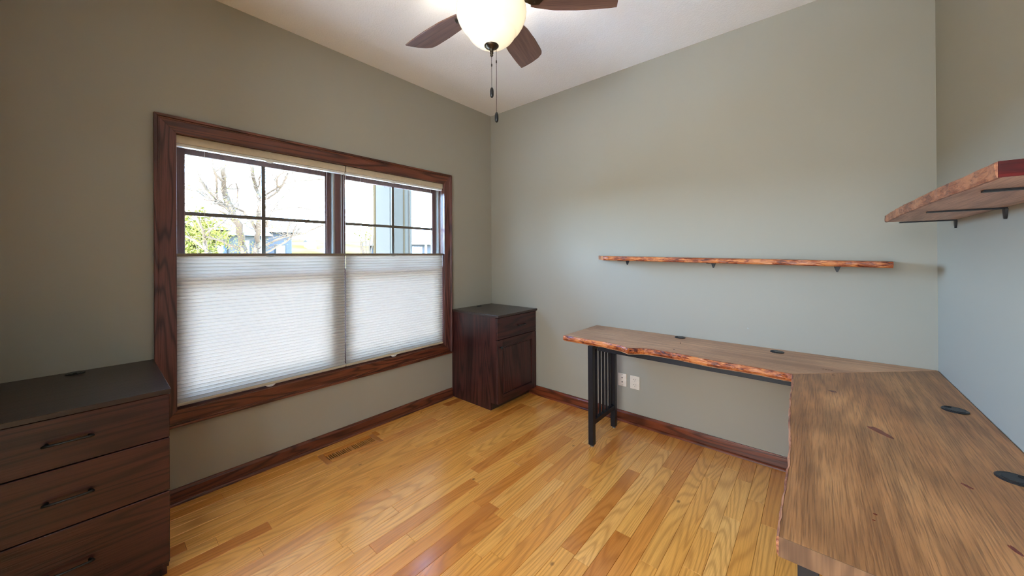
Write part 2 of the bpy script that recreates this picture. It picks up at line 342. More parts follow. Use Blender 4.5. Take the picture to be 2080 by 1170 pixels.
# ------------------------------------------------------------------ window
win = struct('window_1', (0, -1.508, OZ0), 'wide double window in a mitred dark wood casing')
CO = (-2.483, -.545, .405, 2.032); CI = (-2.398, -.627, .489, 1.946)
def casing(p, mat):   # p: four outer/inner corners (y,z) as a mitred board, with a raised back band on the outer edge
    (oa, ob, ib, ia) = p
    bm = new_bm(); prism(bm, [oa, ob, ib, ia], 0, 0.0, .016, .001)
    f = .17
    def lerp(a, b, t): return (a[0]+(b[0]-a[0])*t, a[1]+(b[1]-a[1])*t)
    prism(bm, [oa, ob, lerp(ob, ib, f), lerp(oa, ia, f)], 0, .0155, .026, .002)
    prism(bm, [lerp(oa, ia, f), lerp(ob, ib, f), lerp(ob, ib, f+.09), lerp(oa, ia, f+.09)], 0, .0155, .020, .0015)
    return obj('casing_board', bm, mat, win)
oo = [(CO[0], CO[2]), (CO[1], CO[2]), (CO[1], CO[3]), (CO[0], CO[3])]; ii = [(CI[0], CI[2]), (CI[1], CI[2]), (CI[1], CI[3]), (CI[0], CI[3])]
for k, m in ((0, TRIMH), (1, TRIMV), (2, TRIMH), (3, TRIMV)):
    casing((oo[k], oo[(k+1) % 4], ii[(k+1) % 4], ii[k]), m)
for a_, b_, m in (((-T, OY0, OZ0), (0, OY0+.012, OZ1), TRIMV), ((-T, OY1-.012, OZ0), (0, OY1, OZ1), TRIMV), ((-T, OY0+.012, OZ0), (0, OY1-.012, OZ0+.012), TRIMH), ((-T, OY0+.012, OZ1-.012), (0, OY1-.012, OZ1), TRIMH)):
    bx('jamb', a_, b_, m, win)
YM = -1.5325                                          # the mullion between the two units
bx('mullion', (-.145, YM-.022, OZ0+.012), (-.068, YM+.022, OZ1-.012), SASHV, win, .002)
def unit(y0, y1):
    zt, zb = 1.912, OZ0+.012
    zm = 1.19
    for s in (y0, y1):                                # vinyl jamb liners
        q = s+.010 if s == y0 else s-.010
        bx('jamb_liner', (-.142, min(s, q), zb), (-.074, max(s, q), OZ1-.012), LINER, win)
    bx('head_stop', (-.142, y0+.010, zt), (-.078, y1-.010, OZ1-.012), SASHV, win)
    y0 += .010; y1 -= .010
    def sash(x0, x1, z0, z1, bot, grid):
        s = bpy.data.objects.new('sash', None); COL.objects.link(s); s.parent = win; s.location = Vector(((x0+x1)/2, (y0+y1)/2, z0)) - wloc(win)
        st_, tp = .040, .042
        bx('stile', (x0, y0, z0), (x1, y0+st_, z1), SASHV, s, .0015); bx('stile', (x0, y1-st_, z0), (x1, y1, z1), SASHV, s, .0015)
        bx('rail', (x0, y0+st_, z0), (x1, y1-st_, z0+bot), SASHV, s, .0015); bx('rail', (x0, y0+st_, z1-tp), (x1, y1-st_, z1), SASHV, s, .0015)
        xm = (x0+x1)/2
        ga, gb = (y0+st_, z0+bot), (y1-st_, z1-tp)
        bx('glass_pane', (xm-.002, ga[0], ga[1]), (xm+.002, gb[0], gb[1]), GLASS, s)
        if grid:
            ym = (ga[0]+gb[0])/2; zc = (ga[1]+gb[1])/2
            bx('muntin', (xm+.003, ym-.0105, ga[1]), (xm+.011, ym+.0105, gb[1]), MUNT, s, .001)
            bx('muntin', (xm+.0032, ga[0], zc-.010), (xm+.0112, gb[0], zc+.010), MUNT, s, .001)
    sash(-.138, -.110, zm-.018, zt, .036, True)
    sash(-.108, -.080, zb, zm+.018, .065, False)
unit(OY0+.012, YM-.022); unit(YM+.022, OY1-.012)

# ------------------------------------------------------------------ top-down cellular shades
def shade(y0, y1, label, hy):
    t = thing('cellular_shade', label, 'shade', (-.034, (y0+y1)/2, .497), 'cellular shades in the window')
    bm = new_bm(); box(bm, (-.060, y0, 1.903), (-.012, y1, 1.945), .002); obj('headrail', bm, CREAM, t)
    bm = new_bm(); box(bm, (-.052, y0+.002, 1.8875), (-.018, y1-.002, 1.8925), .001); box(bm, (-.052, y0+.002, 1.8945), (-.018, y1-.002, 1.8985), .001); box(bm, (-.049, y0+.003, 1.8900), (-.022, y1-.003, 1.9030)); obj('stacked_rail', bm, WHITEP, t)
    bx('top_rail', (-.050, y0, 1.300), (-.020, y1, 1.3155), RAIL, t, .002)
    bx('bottom_rail', (-.050, y0, .499), (-.020, y1, .514), CREAM, t, .002)
    bm = new_bm(); n = 40; z0, z1 = .514, 1.300; h = (z1-z0)/n; ridge = []
    prof = []
    for i in range(n):
        zb = z0+i*h; prof += [(-.0345, zb), (-.0300, zb+h*.12), (-.0268, zb+h*.5), (-.0300, zb+h*.88)]
    prof.append((-.0345, z1))
    A = [bm.verts.new((x, y0+.001, z)) for x, z in prof]; B = [bm.verts.new((x, y1-.001, z)) for x, z in prof]
    for i in range(len(prof)-1): bm.faces.new((A[i], B[i], B[i+1], A[i+1]))
    o = obj('pleated_cloth', bm, CLOTH, t)
    for z, dx in ((1.886, 0), (1.3015, .004), (.4985, .004)):  # clear pull tabs
        bm = new_bm(); prism(bm, [(hy-.028, z+.004), (hy+.028, z+.004), (hy+.018, z-.005), (hy+.008, z-.009), (hy-.008, z-.009), (hy-.018, z-.005)], 0, -.020+dx, -.0165+dx, .0008)
        obj('pull_tab', bm, CLEAR if z > 1.2 and z < 1.5 else WHITEP, t)
    for cyy, cr in ((y0+.12, .0008), (y1-.12, .0008), (y0+.004, .0016), (y1-.004, .0016)):
        bm = new_bm(); tube(bm, [(-.036, cyy, 1.3155), (-.036, cyy, 1.8875)], cr, 5); obj('lift_cord', bm, WHITEP, t)
    return t
shade(-2.397, -1.503, 'white pleated shade lowered from the top, left half of window beside the three-drawer cabinet', -1.97)
shade(-1.497, -.620, 'white pleated shade lowered from the top, right half of window beside the corner cabinet', -1.12)

# ------------------------------------------------------------------ ceiling fan
FX, FY = 1.405, -1.46
fan = thing('ceiling_fan', 'five-blade brown ceiling fan with lit frosted bowl hanging over the room', 'ceiling fan', (FX, FY, H))
bm = new_bm(); lathe(bm, [(0, 0), (.085, 0), (.085, -.02), (.07, -.05), (.05, -.06), (.05, -.08), (.10, -.09), (.125, -.12), (.125, -.18), (.11, -.205), (.09, -.215), (.085, -.235), (.055, -.240), (.055, -.262), (0, -.262)], (FX, FY, H), 40)
obj('motor_housing', bm, DBRONZE, fan, True)
for k in range(5):
    ang = math.radians(180 - 72*k); ca, sa = math.cos(ang), math.sin(ang)
    prof = [(.185, .050), (.22, .060), (.30, .076), (.40, .083), (.50, .083), (.56, .081), (.597, .078)]
    profr = [(.185, -.050), (.22, -.060), (.30, -.076), (.40, -.083), (.50, -.083), (.53, -.081), (.545, -.076)]
    out = prof + [(.596, .045), (.589, .0), (.574, -.045), (.555, -.070)] + profr[::-1]
    M = Matrix.Translation((FX, FY, 2.503)) @ Matrix.Rotation(ang, 4, 'Z') @ Matrix.Rotation(math.radians(-13), 4, 'X')
    bm = new_bm(); prism(bm, out, 2, -.003, .003, .0008)
    me = bpy.data.meshes.new('fan_blade'); bm.to_mesh(me); bm.free(); me.materials.append(BLADE)
    o = bpy.data.objects.new('blade', me); COL.objects.link(o); o.parent = fan; o.matrix_local = Matrix.Translation(-Vector((FX, FY, H))) @ M
    bm = new_bm(); prism(bm, [(.070, -.016), (.15, -.014), (.19, -.036), (.225, -.036), (.245, -.012), (.245, .012), (.225, .036), (.19, .036), (.15, .014), (.070, .016)], 2, -.0085, -.0035, .001)
    for p_ in ((.205, .022), (.205, -.022), (.232, 0)): lathe(bm, [(0, -.0115), (.005, -.0105), (.006, -.0085)], (p_[0], p_[1], 0), 10)
    me = bpy.data.meshes.new('blade_iron'); bm.to_mesh(me); bm.free(); me.materials.append(BRONZE)
    i_ = bpy.data.objects.new('blade_iron', me); COL.objects.link(i_); i_.parent = o
bm = new_bm()
prof = [(.146, 2.487), (.156, 2.474), (.164, 2.457), (.166, 2.440), (.163, 2.420), (.154, 2.396), (.140, 2.372), (.124, 2.353), (.1165, 2.347), (.1155, 2.342), (.111, 2.334), (.098, 2.316), (.078, 2.300), (.052, 2.288), (.024, 2.281), (0, 2.2795)]
lathe(bm, [(r, z-2.44) for r, z in prof], (FX, FY, 2.44), 56)
bowl = obj('glass_bowl', bm, BOWL, fan, True)
bm = new_bm(); lathe(bm, [(0, .004), (.026, .003), (.034, -.002), (.034, -.006), (.026, -.013), (.012, -.020), (.008, -.026), (.009, -.030), (.006, -.033), (.0085, -.037), (.0085, -.040), (.005, -.043), (.0075, -.047), (.007, -.051), (.003, -.055), (0, -.056)], (FX, FY, 2.287), 28)
obj('finial', bm, BRONZE, fan, True)
def chain(x, y, z0, z1, pl):
    bm = new_bm(); z = z0
    while z > z1:
        lathe(bm, [(0, .0019), (.0019, 0), (0, -.0019)], (x, y, z), 6); z -= .0048
    tube(bm, [(x, y, z0), (x, y, z1)], .0006, 4)
    tube(bm, [(x, y, z0-(z0-z1)*.22), (x, y, z0-(z0-z1)*.22-.012)], .0026, 6)
    c = obj('pull_chain', bm, DBRONZE, fan)
    bm = new_bm(); lathe(bm, [(0, .024), (.004, .023), (.0075, .016), (.0088, .006), (.0088, -.010), (.0078, -.018), (.004, -.024), (0, -.025)], (x, y, z1-.022), 16); obj('pull_knob', bm, BLACKP, c, True)
chain(FX, FY, 2.230, 2.085, 0)
cx = FX+.022*RT.x; cyy = FY+.022*RT.y
chain(cx, cyy, 2.283, 1.968, 0)
for k in range(3):   # bulbs above the open bowl rim
    bl = bpy.data.lights.new('fan_bulb', 'POINT'); bl.energy = 4.2; bl.color = (1, .90, .76); bl.shadow_soft_size = .028
    bo = bpy.data.objects.new('fan_bulb', bl); COL.objects.link(bo); bo.parent = fan; an = k*2*PI/3+.4; bo.location = (.055*math.cos(an), .055*math.sin(an), 2.415-H)

# ------------------------------------------------------------------ cabinets
def pull(parent, x, y, z, L):
    bm = new_bm(); tube(bm, [(x, y-L/2+.012, z), (x+.016, y-L/2+.004, z), (x+.021, y-L/2+.014, z+.001), (x+.024, y, z+.002), (x+.021, y+L/2-.014, z+.001), (x+.016, y+L/2-.004, z), (x, y+L/2-.012, z)], [.005, .005, .0045, .0035, .0045, .005, .005], 8)
    return obj('handle', bm, BLACKP, parent, True)
def cabinet_shell(t, y0, y1, zt, d, rot_toe=.055):
    pts = [(.002, 0), (d-rot_toe-.05, 0), (d-rot_toe-.05, 0)]
    side = [(.002, .001), (d-.085, .001), (d-.085, .066), (d-.026, .066), (d-.026, zt-.018), (.002, zt-.018)]
    bm = new_bm()
    prism(bm, [(p[0], p[1]) for p in side], 1, y0+.004, y0+.022, .0006); obj('side_panel', bm, DARKV, t)
    bm = new_bm(); prism(bm, [(p[0], p[1]) for p in side], 1, y1-.022, y1-.004, .0006); obj('side_panel', bm, DARKV, t)
    bm = new_bm(); box(bm, (.002, y0+.022, .066), (d-.028, y1-.022, zt-.018)); obj('carcass', bm, DARKV, t)
    bx('toe_kick', (d-.10, y0+.0225, .001), (d-.088, y1-.0225, .0655), DARKT, t)
    bx('top', (.002, y0-.002, zt-.018), (d+.008, y1+.0, zt), DARKT, t, .0012)
def grommet(t, x, y, z, r=.035, ang=0, kind=0):
    bm = new_bm(); seg = 28
    lathe(bm, [(0, .0045), (r*.70, .0048), (r*.74, .0035), (r*.92, .0045), (r, .0025), (r, 0)], (x, y, z), seg)
    o = obj('cable_grommet', bm, BLACKP, t, False)
    bm = new_bm(); ca, sa = math.cos(ang), math.sin(ang)
    pts = [(x+ca*r*.62+r*.30*math.cos(a_)*ca*.9 - r*.22*math.sin(a_)*sa, y+sa*r*.62+r*.30*math.cos(a_)*sa*.9 + r*.22*math.sin(a_)*ca) for a_ in [2*PI*i/14 for i in range(14)]]
    prism(bm, pts, 2, z+.0042, z+.0056); obj('cable_slot', bm, HOLE, o)
# left: three drawers
c1 = thing('drawer_cabinet', 'low dark wood cabinet with three wide drawers at the left under the wall', 'cabinet', (.31, -2.74, 0))
Y0, Y1, Z1, D1 = -2.992, -2.484, .778, .622
cabinet_shell(c1, Y0, Y1, Z1, D1)
for za, zb, hz in ((.586, .756, .672), (.376, .582, .478), (.092, .372, .236)):
    dr = bx('drawer', (D1-.0265, Y0+.006, za), (D1-.006, Y1-.003, zb), DARKH, c1, .002); pull(dr, D1-.006, -2.737, hz, .115)
grommet(c1, .048, -2.735, Z1, .030)
# corner: one drawer over a door
c2 = thing('corner_cabinet', 'dark wood cabinet with one drawer above a panelled door in the corner', 'cabinet', (.29, -.27, 0))
Y0, Y1, Z1, D1 = -.538, -.004, .800, .579
cabinet_shell(c2, Y0, Y1, Z1, D1)
dr = bx('drawer', (D1-.0265, Y0+.006, .597), (D1-.006, Y1-.004, .776), DARKH, c2, .002); pull(dr, D1-.006, -.225, .683, .10)
dr = bx('door', (D1-.0265, Y0+.006, .070), (D1-.015, Y1-.004, .592), DARKV, c2, .001)
ya, yb, za, zb, fw_ = Y0+.006, Y1-.004, .070, .592, .062
for nm, a_, b_, m in (('stile', (D1-.0152, ya, za), (D1-.005, ya+fw_, zb), DARKV), ('stile', (D1-.0152, yb-fw_, za), (D1-.005, yb, zb), DARKV), ('rail', (D1-.0152, ya+fw_, za), (D1-.0055, yb-fw_, za+fw_), DARKH), ('rail', (D1-.0152, ya+fw_, zb-fw_), (D1-.0055, yb-fw_, zb), DARKH)):
    bx(nm, a_, b_, m, dr, .0015)
bx('door_panel', (D1-.0155, ya+fw_+.010, za+fw_+.010), (D1-.0105, yb-fw_-.010, zb-fw_-.010), DARKV, dr, .002)
bm = new_bm(); lathe(bm, [(0, 0), (.006, 0), (.005, .010), (.012, .015), (.013, .020), (.009, .025), (0, .026)], (0, 0, 0), 16)
bmesh.ops.rotate(bm, verts=bm.verts, matrix=Matrix.Rotation(PI/2, 3, 'Y')); bmesh.ops.translate(bm, verts=bm.verts, vec=(D1-.005, ya+.030, .532)); obj('knob', bm, BLACKP, dr, True)
grommet(c2, .055, -.236, Z1, .026)

# ------------------------------------------------------------------ L-shaped live-edge desk
ZD, TH = .7185, .040
desk = thing('corner_desk', 'L-shaped live-edge wooden desk on black metal slatted legs in the right corner', 'desk', (2.2, -.5, 0))
front_px = [(1144.8, 681), (1183, 687.5), (1224, 694), (1262, 702), (1275, 707), (1308, 707.5), (1340, 712), (1375.6, 718), (1428.5, 729), (1465, 735), (1500.6, 740.5), (1545, 748), (1575, 754), (1607.5, 759)]
front = [at(u, v, 'z', ZD) for u, v in front_px]
front = [Vector((p.x, p.y)) for p in front]
inner = Vector((2.474, -.517)); front[-1] = inner
dense = []
for a_, b_ in zip(front, front[1:]):
    for k in range(4): dense.append(a_.lerp(b_, k/4) + Vector((0, R.uniform(-.0022, .0022))))
dense.append(inner)
def slab(name, outline, mat, parent, zt, th, edge_pts, edge_mat, under=.012, bulge=1.0):
    """slab prism plus a rough sloping live edge along edge_pts"""
    bm = new_bm(); prism(bm, [tuple(p) for p in outline], 2, zt-th, zt, .0008); s = obj(name, bm, mat, parent)
    if edge_pts:
        bm = new_bm(); rows_ = []; n = len(edge_pts)
        for i, p in enumerate(edge_pts):
            a_ = edge_pts[max(i-1, 0)]; b_ = edge_pts[min(i+1, n-1)]; t = (b_-a_).normalized(); nrm = Vector((t.y, -t.x))
            row = []
            for k, (zz, oo_) in enumerate(((0, -.004), (-.0015, .0012), (-.25, .006), (-.55, .007), (-.85, .002), (-1, -under), (-1, -under-.006))):
                dz = zz if k == 1 else zz*th
                j = 0 if k in (0, 5, 6) else R.uniform(-.0022, .0022)
                q = p + nrm*((oo_*bulge if k not in (0, 5, 6) else oo_)+j*(.35+.65*bulge)); row.append(bm.verts.new((q.x, q.y, zt+dz+(.0003 if k < 2 else (-.0004 if k > 4 else 0)))))
            rows_.append(row)
        for a_, b_ in zip(rows_, rows_[1:]):
            for k in range(6): bm.faces.new((a_[k], b_[k], b_[k+1], a_[k+1]))
        bm.faces.new(rows_[0][::-1]); bm.faces.new(rows_[-1])
        bmesh.ops.recalc_face_normals(bm, faces=bm.faces)
        obj('live_edge', bm, edge_mat, s)
    return s
corner = Vector((W-.003, -.003)); backl = Vector((1.192, -.003))
left_end = [Vector((1.187, -.25)), Vector((1.182, -.44))]
out = [backl, Vector((1.189, -.25))] + [p + Vector((0, .004)) for p in dense] + [corner]
slab('slab', [(p.x, p.y) for p in out], SLABX, desk, ZD, TH, dense, LIVEX)
edge2 = [(2.474, -.517), (2.477, -.60), (2.482, -.70), (2.480, -.80), (2.484, -.92), (2.487, -1.05), (2.493, -1.18), (2.499, -1.30), (2.503, -1.42), (2.502, -1.55), (2.500, -1.68), (2.500, -1.778)]
e2 = []
for a_, b_ in zip(edge2, edge2[1:]):
    for k in range(4):
        t = k/4; e2.append(Vector((a_[0]+(b_[0]-a_[0])*t + R.uniform(-.0018, .0018), a_[1]+(b_[1]-a_[1])*t)))
e2.append(Vector(edge2[-1]))
g_ = Vector((.0006, -.0006))
slab('slab', [tuple(corner+g_*0+Vector((0, -.002))), tuple(inner+Vector((.001, -.0015)))] + [(p.x+.004, p.y) for p in e2[1:]] + [(W-.003, -1.776)], SLABY, desk, ZD+.0002, TH, e2, LIVEY, under=.003, bulge=.15)
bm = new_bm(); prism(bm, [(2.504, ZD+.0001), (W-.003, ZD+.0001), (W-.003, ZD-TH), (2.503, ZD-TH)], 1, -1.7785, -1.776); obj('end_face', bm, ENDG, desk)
# knots filled dark red
for (u, v, L, wd, an) in ((1787, 877, .078, .016, -.95), (1691, 795, .026, .015, .2), (1693, 762, .012, .004, .1), (1965, 988, .024, .006, -.9), (2065, 1120, .03, .006, -1.2), (1680, 751, .05, .003, -.1), (1382, 697, .022, .0045, -1.3), (1369, 710, .02, .0045, -1.3), (1778, 1045, .007, .0035, 0), (1775, 1057, .005, .0025, 0)):
    p = at(u, v, 'z', ZD); bm = new_bm(); n = 14; pts = []
    for i in range(n):
        a_ = 2*PI*i/n; r_ = 1+R.uniform(-.22, .22); x_ = math.cos(a_)*L/2*r_; y_ = math.sin(a_)*wd/2*r_*1.5
        pts.append((p.x+x_*math.cos(an)-y_*math.sin(an), p.y+x_*math.sin(an)+y_*math.cos(an)))
    prism(bm, pts, 2, ZD-.002, ZD+.0006); obj('knot', bm, KNOT, desk)
for x, y, an in ((1.846, -.050, 3.4), (2.388, -.085, 3.4), (2.947, -.645, 2.3), (2.946, -1.17, .8)):
    grommet(desk, x, y, ZD+.0002, .034, an)
bx('apron', (1.44, -.478, ZD-TH-.030), (2.50, -.458, ZD-TH-.0006), BLACK, desk, .001)
bx('apron', (2.530, -1.60, ZD-TH-.030), (2.552, -.52, ZD-TH-.0006), BLACK, desk, .001)
def leg_frame(run, fix, a0, a1, nsl):
    """two square posts, a low rail and slats; run = axis the frame runs along"""
    s = bpy.data.objects.new('leg_frame', None); COL.objects.link(s); s.parent = desk
    base = (fix, (a0+a1)/2, 0) if run == 1 else ((a0+a1)/2, fix, 0); s.location = Vector(base) - desk.location
    zt = ZD-TH-.0006; q = .018
    def bb(nm, lo, hi, z0, z1, hw, **k):
        if run == 1: return bx(nm, (fix-hw, lo, z0), (fix+hw, hi, z1), BLACK, s, .0012)
        return bx(nm, (lo, fix-hw, z0), (hi, fix+hw, z1), BLACK, s, .0012)
    for c in (a0, a1):
        bb('post', c-q, c+q, .012, zt, q)
        bm = new_bm(); cc = (fix, c) if run == 1 else (c, fix); lathe(bm, [(0, 0), (.013, 0), (.013, .004), (.006, .006), (.006, .013), (0, .013)], (cc[0], cc[1], 0), 14); obj('levelling_foot', bm, STEEL, s)
    bb('rail', a0+q, a1-q, .142, .174, .014); bb('rail', a0+q, a1-q, zt-.026, zt, .014)
    span = a1-a0-2*q
    for i in range(nsl):
        c = a0+q+span*(i+1)/(nsl+1); bb('slat', c-.0075, c+.0075, .174, zt-.026, .0065)
leg_frame(1, 1.402, -.492, -.150, 5)
leg_frame(0, -1.672, 2.548, 2.955, 5)

# ------------------------------------------------------------------ shelves
def bracket(t, p_wall, d, z, nrm):
    """flat bar under the shelf with a short tapering tab down the wall; nrm = direction out of the wall"""
    bm = new_bm(); n = Vector(nrm); s = Vector((-n.y, n.x)); q = .009
    def P(o, l, zz): v = Vector(p_wall[:2]) + n*o + s*l; return (v.x, v.y, zz)
    def slabp(pts, lo, hi):
        pass
    vs = [P(.0005, -q, z), P(d, -q, z), P(d, q, z), P(.0005, q, z)]
    A = [bm.verts.new((v[0], v[1], z-.005)) for v in vs]; B = [bm.verts.new((v[0], v[1], z-.0003)) for v in vs]
    bm.faces.new(A[::-1]); bm.faces.new(B)
    for i in range(4): bm.faces.new((A[i], A[(i+1) % 4], B[(i+1) % 4], B[i]))
    prof = [(-.014, z-.005), (.014, z-.005), (.009, z-.022), (.0035, z-.036), (-.0035, z-.036), (-.009, z-.022)]
    A = [bm.verts.new(P(.0005, l, zz)) for l, zz in prof]; B = [bm.verts.new(P(.0065, l*.9, zz)) for l, zz in prof]
    bm.faces.new(A[::-1]); bm.faces.new(B)
    for i in range(6): bm.faces.new((A[i], A[(i+1) % 6], B[(i+1) % 6], B[i]))
    bmesh.ops.recalc_face_normals(bm, faces=bm.faces)
    obj('bracket', bm, BLACK, t)
zs = 1.270
s1 = thing('wall_shelf', 'long thin live-edge wooden shelf on the back wall above the desk', 'shelf', (2.05, 0, zs))
fe = [Vector((1.350+1.496*i/36, -.205+R.uniform(-.003, .003))) for i in range(37)]
slab('slab', [(2.862, -.002), (1.215, -.002)] + [(p.x, p.y+.004) for p in fe], SLABX, s1, zs, .030, fe, LIVEX, under=.004, bulge=.4)
bm = new_bm(); prism(bm, [(1.2135, -.002), (1.2135, -.006), (1.348, -.202), (1.352, -.2005), (1.217, -.002)], 2, zs-.0301, zs+.0003); obj('end_face', bm, LIVEX, s1, label='reddish slanting end cut')
for x in (1.455, 2.045, 2.655): bracket(s1, (x, 0), .165, zs-.030, (0, -1))
s1.rotation_euler = (0, math.radians(1.22), 0)   # hangs a touch lower to the right
zr = 1.4345
s2 = thing('wall_shelf', 'shorter live-edge wooden shelf on the right wall near the viewer', 'shelf', (W, -.95, zr))
fe = [Vector((2.803 + .020*((i/30)**1) - .010*math.sin(PI*i/30) + R.uniform(-.002, .002), -.345-1.232*i/30)) for i in range(31)]
slab('slab', [(W-.002, -1.577), (W-.002, -.30)] + [(p.x+.004, p.y) for p in fe], SHELFW, s2, zr+.030, .030, fe, LIVEY, under=.002, bulge=.12)
bx('end_face', (2.826, -1.5795, zr-.0002), (W-.002, -1.5765, zr+.0302), REDEND, s2, label='glossy red stained end cut')
for y in (-.32, -.84, -1.375): bracket(s2, (W, y), .165, zr, (-1, 0))

# ------------------------------------------------------------------ wall plates
def plate(x0, x1, z0, z1, kind, label):
    t = thing('wall_plate' if kind else 'wall_outlet', label, 'outlet', ((x0+x1)/2, 0, (z0+z1)/2))
    bx('cover_plate', (x0, -.006, z0), (x1, -.0005, z1), IVORY, t, .0018)
    xc, zc = (x0+x1)/2, (z0+z1)/2
    if kind == 0:
        for dz in (.0195, -.0195):
            bm = new_bm(); pts = [(xc+.0155*math.cos(a_), zc+dz+max(-.0125, min(.0125, .0165*math.sin(a_)))) for a_ in [2*PI*i/20 for i in range(20)]]
            prism(bm, pts, 1, -.0078, -.0058, .0004); s = obj('socket', bm, IVORY, t)
            for dx in (-.006, .006): bx('slot', (xc+dx-.0011, -.0082, zc+dz+.001), (xc+dx+.0011, -.0076, zc+dz+.008), HOLE, s)
            bx('slot', (xc-.002, -.0082, zc+dz-.0085), (xc+.002, -.0076, zc+dz-.0045), HOLE, s)
    else:
        for dz in (.016, -.016):
            bm = new_bm(); lathe(bm, [(0, 0), (.0042, 0), (.0042, .004), (.002, .0045), (0, .0045)], (0, 0, 0), 12); bmesh.ops.rotate(bm, verts=bm.verts, matrix=Matrix.Rotation(PI/2, 3, 'X')); bmesh.ops.translate(bm, verts=bm.verts, vec=(xc, -.0055, zc+dz)); obj('jack', bm, DBRONZE, t)
    for dz in ((0,) if kind == 0 else (.040, -.040)):
        bm = new_bm(); lathe(bm, [(0, 0), (.0026, 0), (.0024, .0008), (0, .001)], (0, 0, 0), 12); bmesh.ops.rotate(bm, verts=bm.verts, matrix=Matrix.Rotation(PI/2, 3, 'X')); bmesh.ops.translate(bm, verts=bm.verts, vec=(xc, -.0058, zc+dz)); obj('screw', bm, IVORY if kind == 0 else BRONZE, t)
plate(1.374, 1.441, .270, .368, 1, 'ivory jack plate with two dark jacks beside the desk leg')
plate(1.470, 1.544, .268, .368, 0, 'ivory double power outlet right of the jack plate under desk')
p = at(1519, 667, 'y', 0); bm = new_bm(); lathe(bm, [(0, .0006), (.003, .0006), (.005, 0)], (0, 0, 0), 12); bmesh.ops.rotate(bm, verts=bm.verts, matrix=Matrix.Rotation(PI/2, 3, 'X')); bmesh.ops.translate(bm, verts=bm.verts, vec=(p.x, -.0001, p.z)); obj('filler_spot', bm, LINER, wb)

# ------------------------------------------------------------------ floor vent, flush wood register
vt = thing('floor_vent', 'flush oak floor vent with two rows of slots below the window', 'vent', ((VX0+VX1)/2, (VY0+VY1)/2, 0))
bx('duct', (VX0+.020, VY0+.030, -.0160), (VX1-.020, VY1-.030, -.0130), HOLE, vt)
bm = new_bm(); box(bm, (VX0+.0005, VY0+.0005, -.015), (VX1-.0005, VY0+.032, .0006), .0008); obj('frame_end', bm, OAKX, vt)
bm = new_bm(); box(bm, (VX0+.0005, VY1-.032, -.015), (VX1-.0005, VY1-.0005, .0006), .0008); obj('frame_end', bm, OAKX, vt)
for xa, xb in ((VX0+.0005, VX0+.040), (VX1-.040, VX1-.0005)): bx('frame_side', (xa, VY0+.0325, -.015), (xb, VY1-.0325, .0004), OAK, vt, .0006)
ys0, ys1 = VY0+.0325, VY1-.0325; ymid = (ys0+ys1)/2
bx('divider', (VX0+.040, ymid-.009, -.015), (VX1-.040, ymid+.009, .0004), OAKX, vt)
n = 12
for (a0, a1) in ((ys0, ymid-.009), (ymid+.009, ys1)):
    stp = (a1-a0)/n
    for i in range(n): bx('slat', (VX0+.040, a0+i*stp+stp*.55, -.006), (VX1-.040, a0+(i+1)*stp, .0), OAKX, vt)

# ------------------------------------------------------------------ outside
gm = new_bm(); NX, NY = 44, 40; gv = []
def gz(x, y):
    t = min(max((-x-9)/31, 0), 1); base = -.5 + 3.62*(t*t*(3-2*t)) + max(0, (-x-45))*.012
    return base - max(0, (y-22))*.055*t + .1*math.sin(x*.7+y*.4)*t
for i in range(NX+1):
    x = -.16 - 110*(i/NX)**1.6; gv.append([gm.verts.new((x, -45+130*j/NY, gz(x, -45+130*j/NY))) for j in range(NY+1)])
for i in range(NX):
    for j in range(NY): gm.faces.new((gv[i][j], gv[i+1][j], gv[i+1][j+1], gv[i][j+1]))
bmesh.ops.recalc_face_normals(gm, faces=gm.faces)
go = obj('lawn', gm, GRASS, None, True, kind='structure', label='grass lawn rising to a low hill outside the window')
# porch pier
pr = thing('porch_pier', 'pale square porch pier with corner trim outside the right window pane', 'pier', (-1.39, -.31, -.3))
bx('shaft', (-1.57, -.445, -.3), (-1.21, -.167, 3.2), SIDING, pr)
for x_, y_ in ((-1.575, -.452), (-1.23, -.185)):
    bm = new_bm(); box(bm, (x_, y_, -.5), (x_+.035, y_+.028, 3.2), .003); obj('corner_trim', bm, TANW if x_ < -1.5 else SIDING, pr)
for lo_, hi_ in (((-1.535, -.4515, -.5), (-1.520, -.444, 3.2)), ((-1.2145, -.262, -.5), (-1.204, -.250, 3.2))): bx('batten', lo_, hi_, TANW, pr)
hk = at(782, 372, 'y', -.46); bm = new_bm(); tube(bm, [(hk.x, hk.y+.012, hk.z+.10), (hk.x, hk.y, hk.z+.10), (hk.x, hk.y, hk.z), (hk.x, hk.y-.006, hk.z-.035), (hk.x, hk.y-.004, hk.z-.05)], [.002, .002, .002, .004, .001], 6)
obj('hook', bm, DBRONZE, pr)
bx('bounce_slab', (-4.2, -7, -.42), (-T, 5, -.30), BOUNCE, kind='structure', label='unseen pale slab added below the window to bounce light up')  # unseen slab, added to reflect daylight onto the ceiling
bm = new_bm(); box(bm, (-1.8, -.62, 3.2), (-T, 4.5, 3.4)); obj('porch_roof', bm, SIDING, kind='structure', label='porch roof carried by the pier outside')
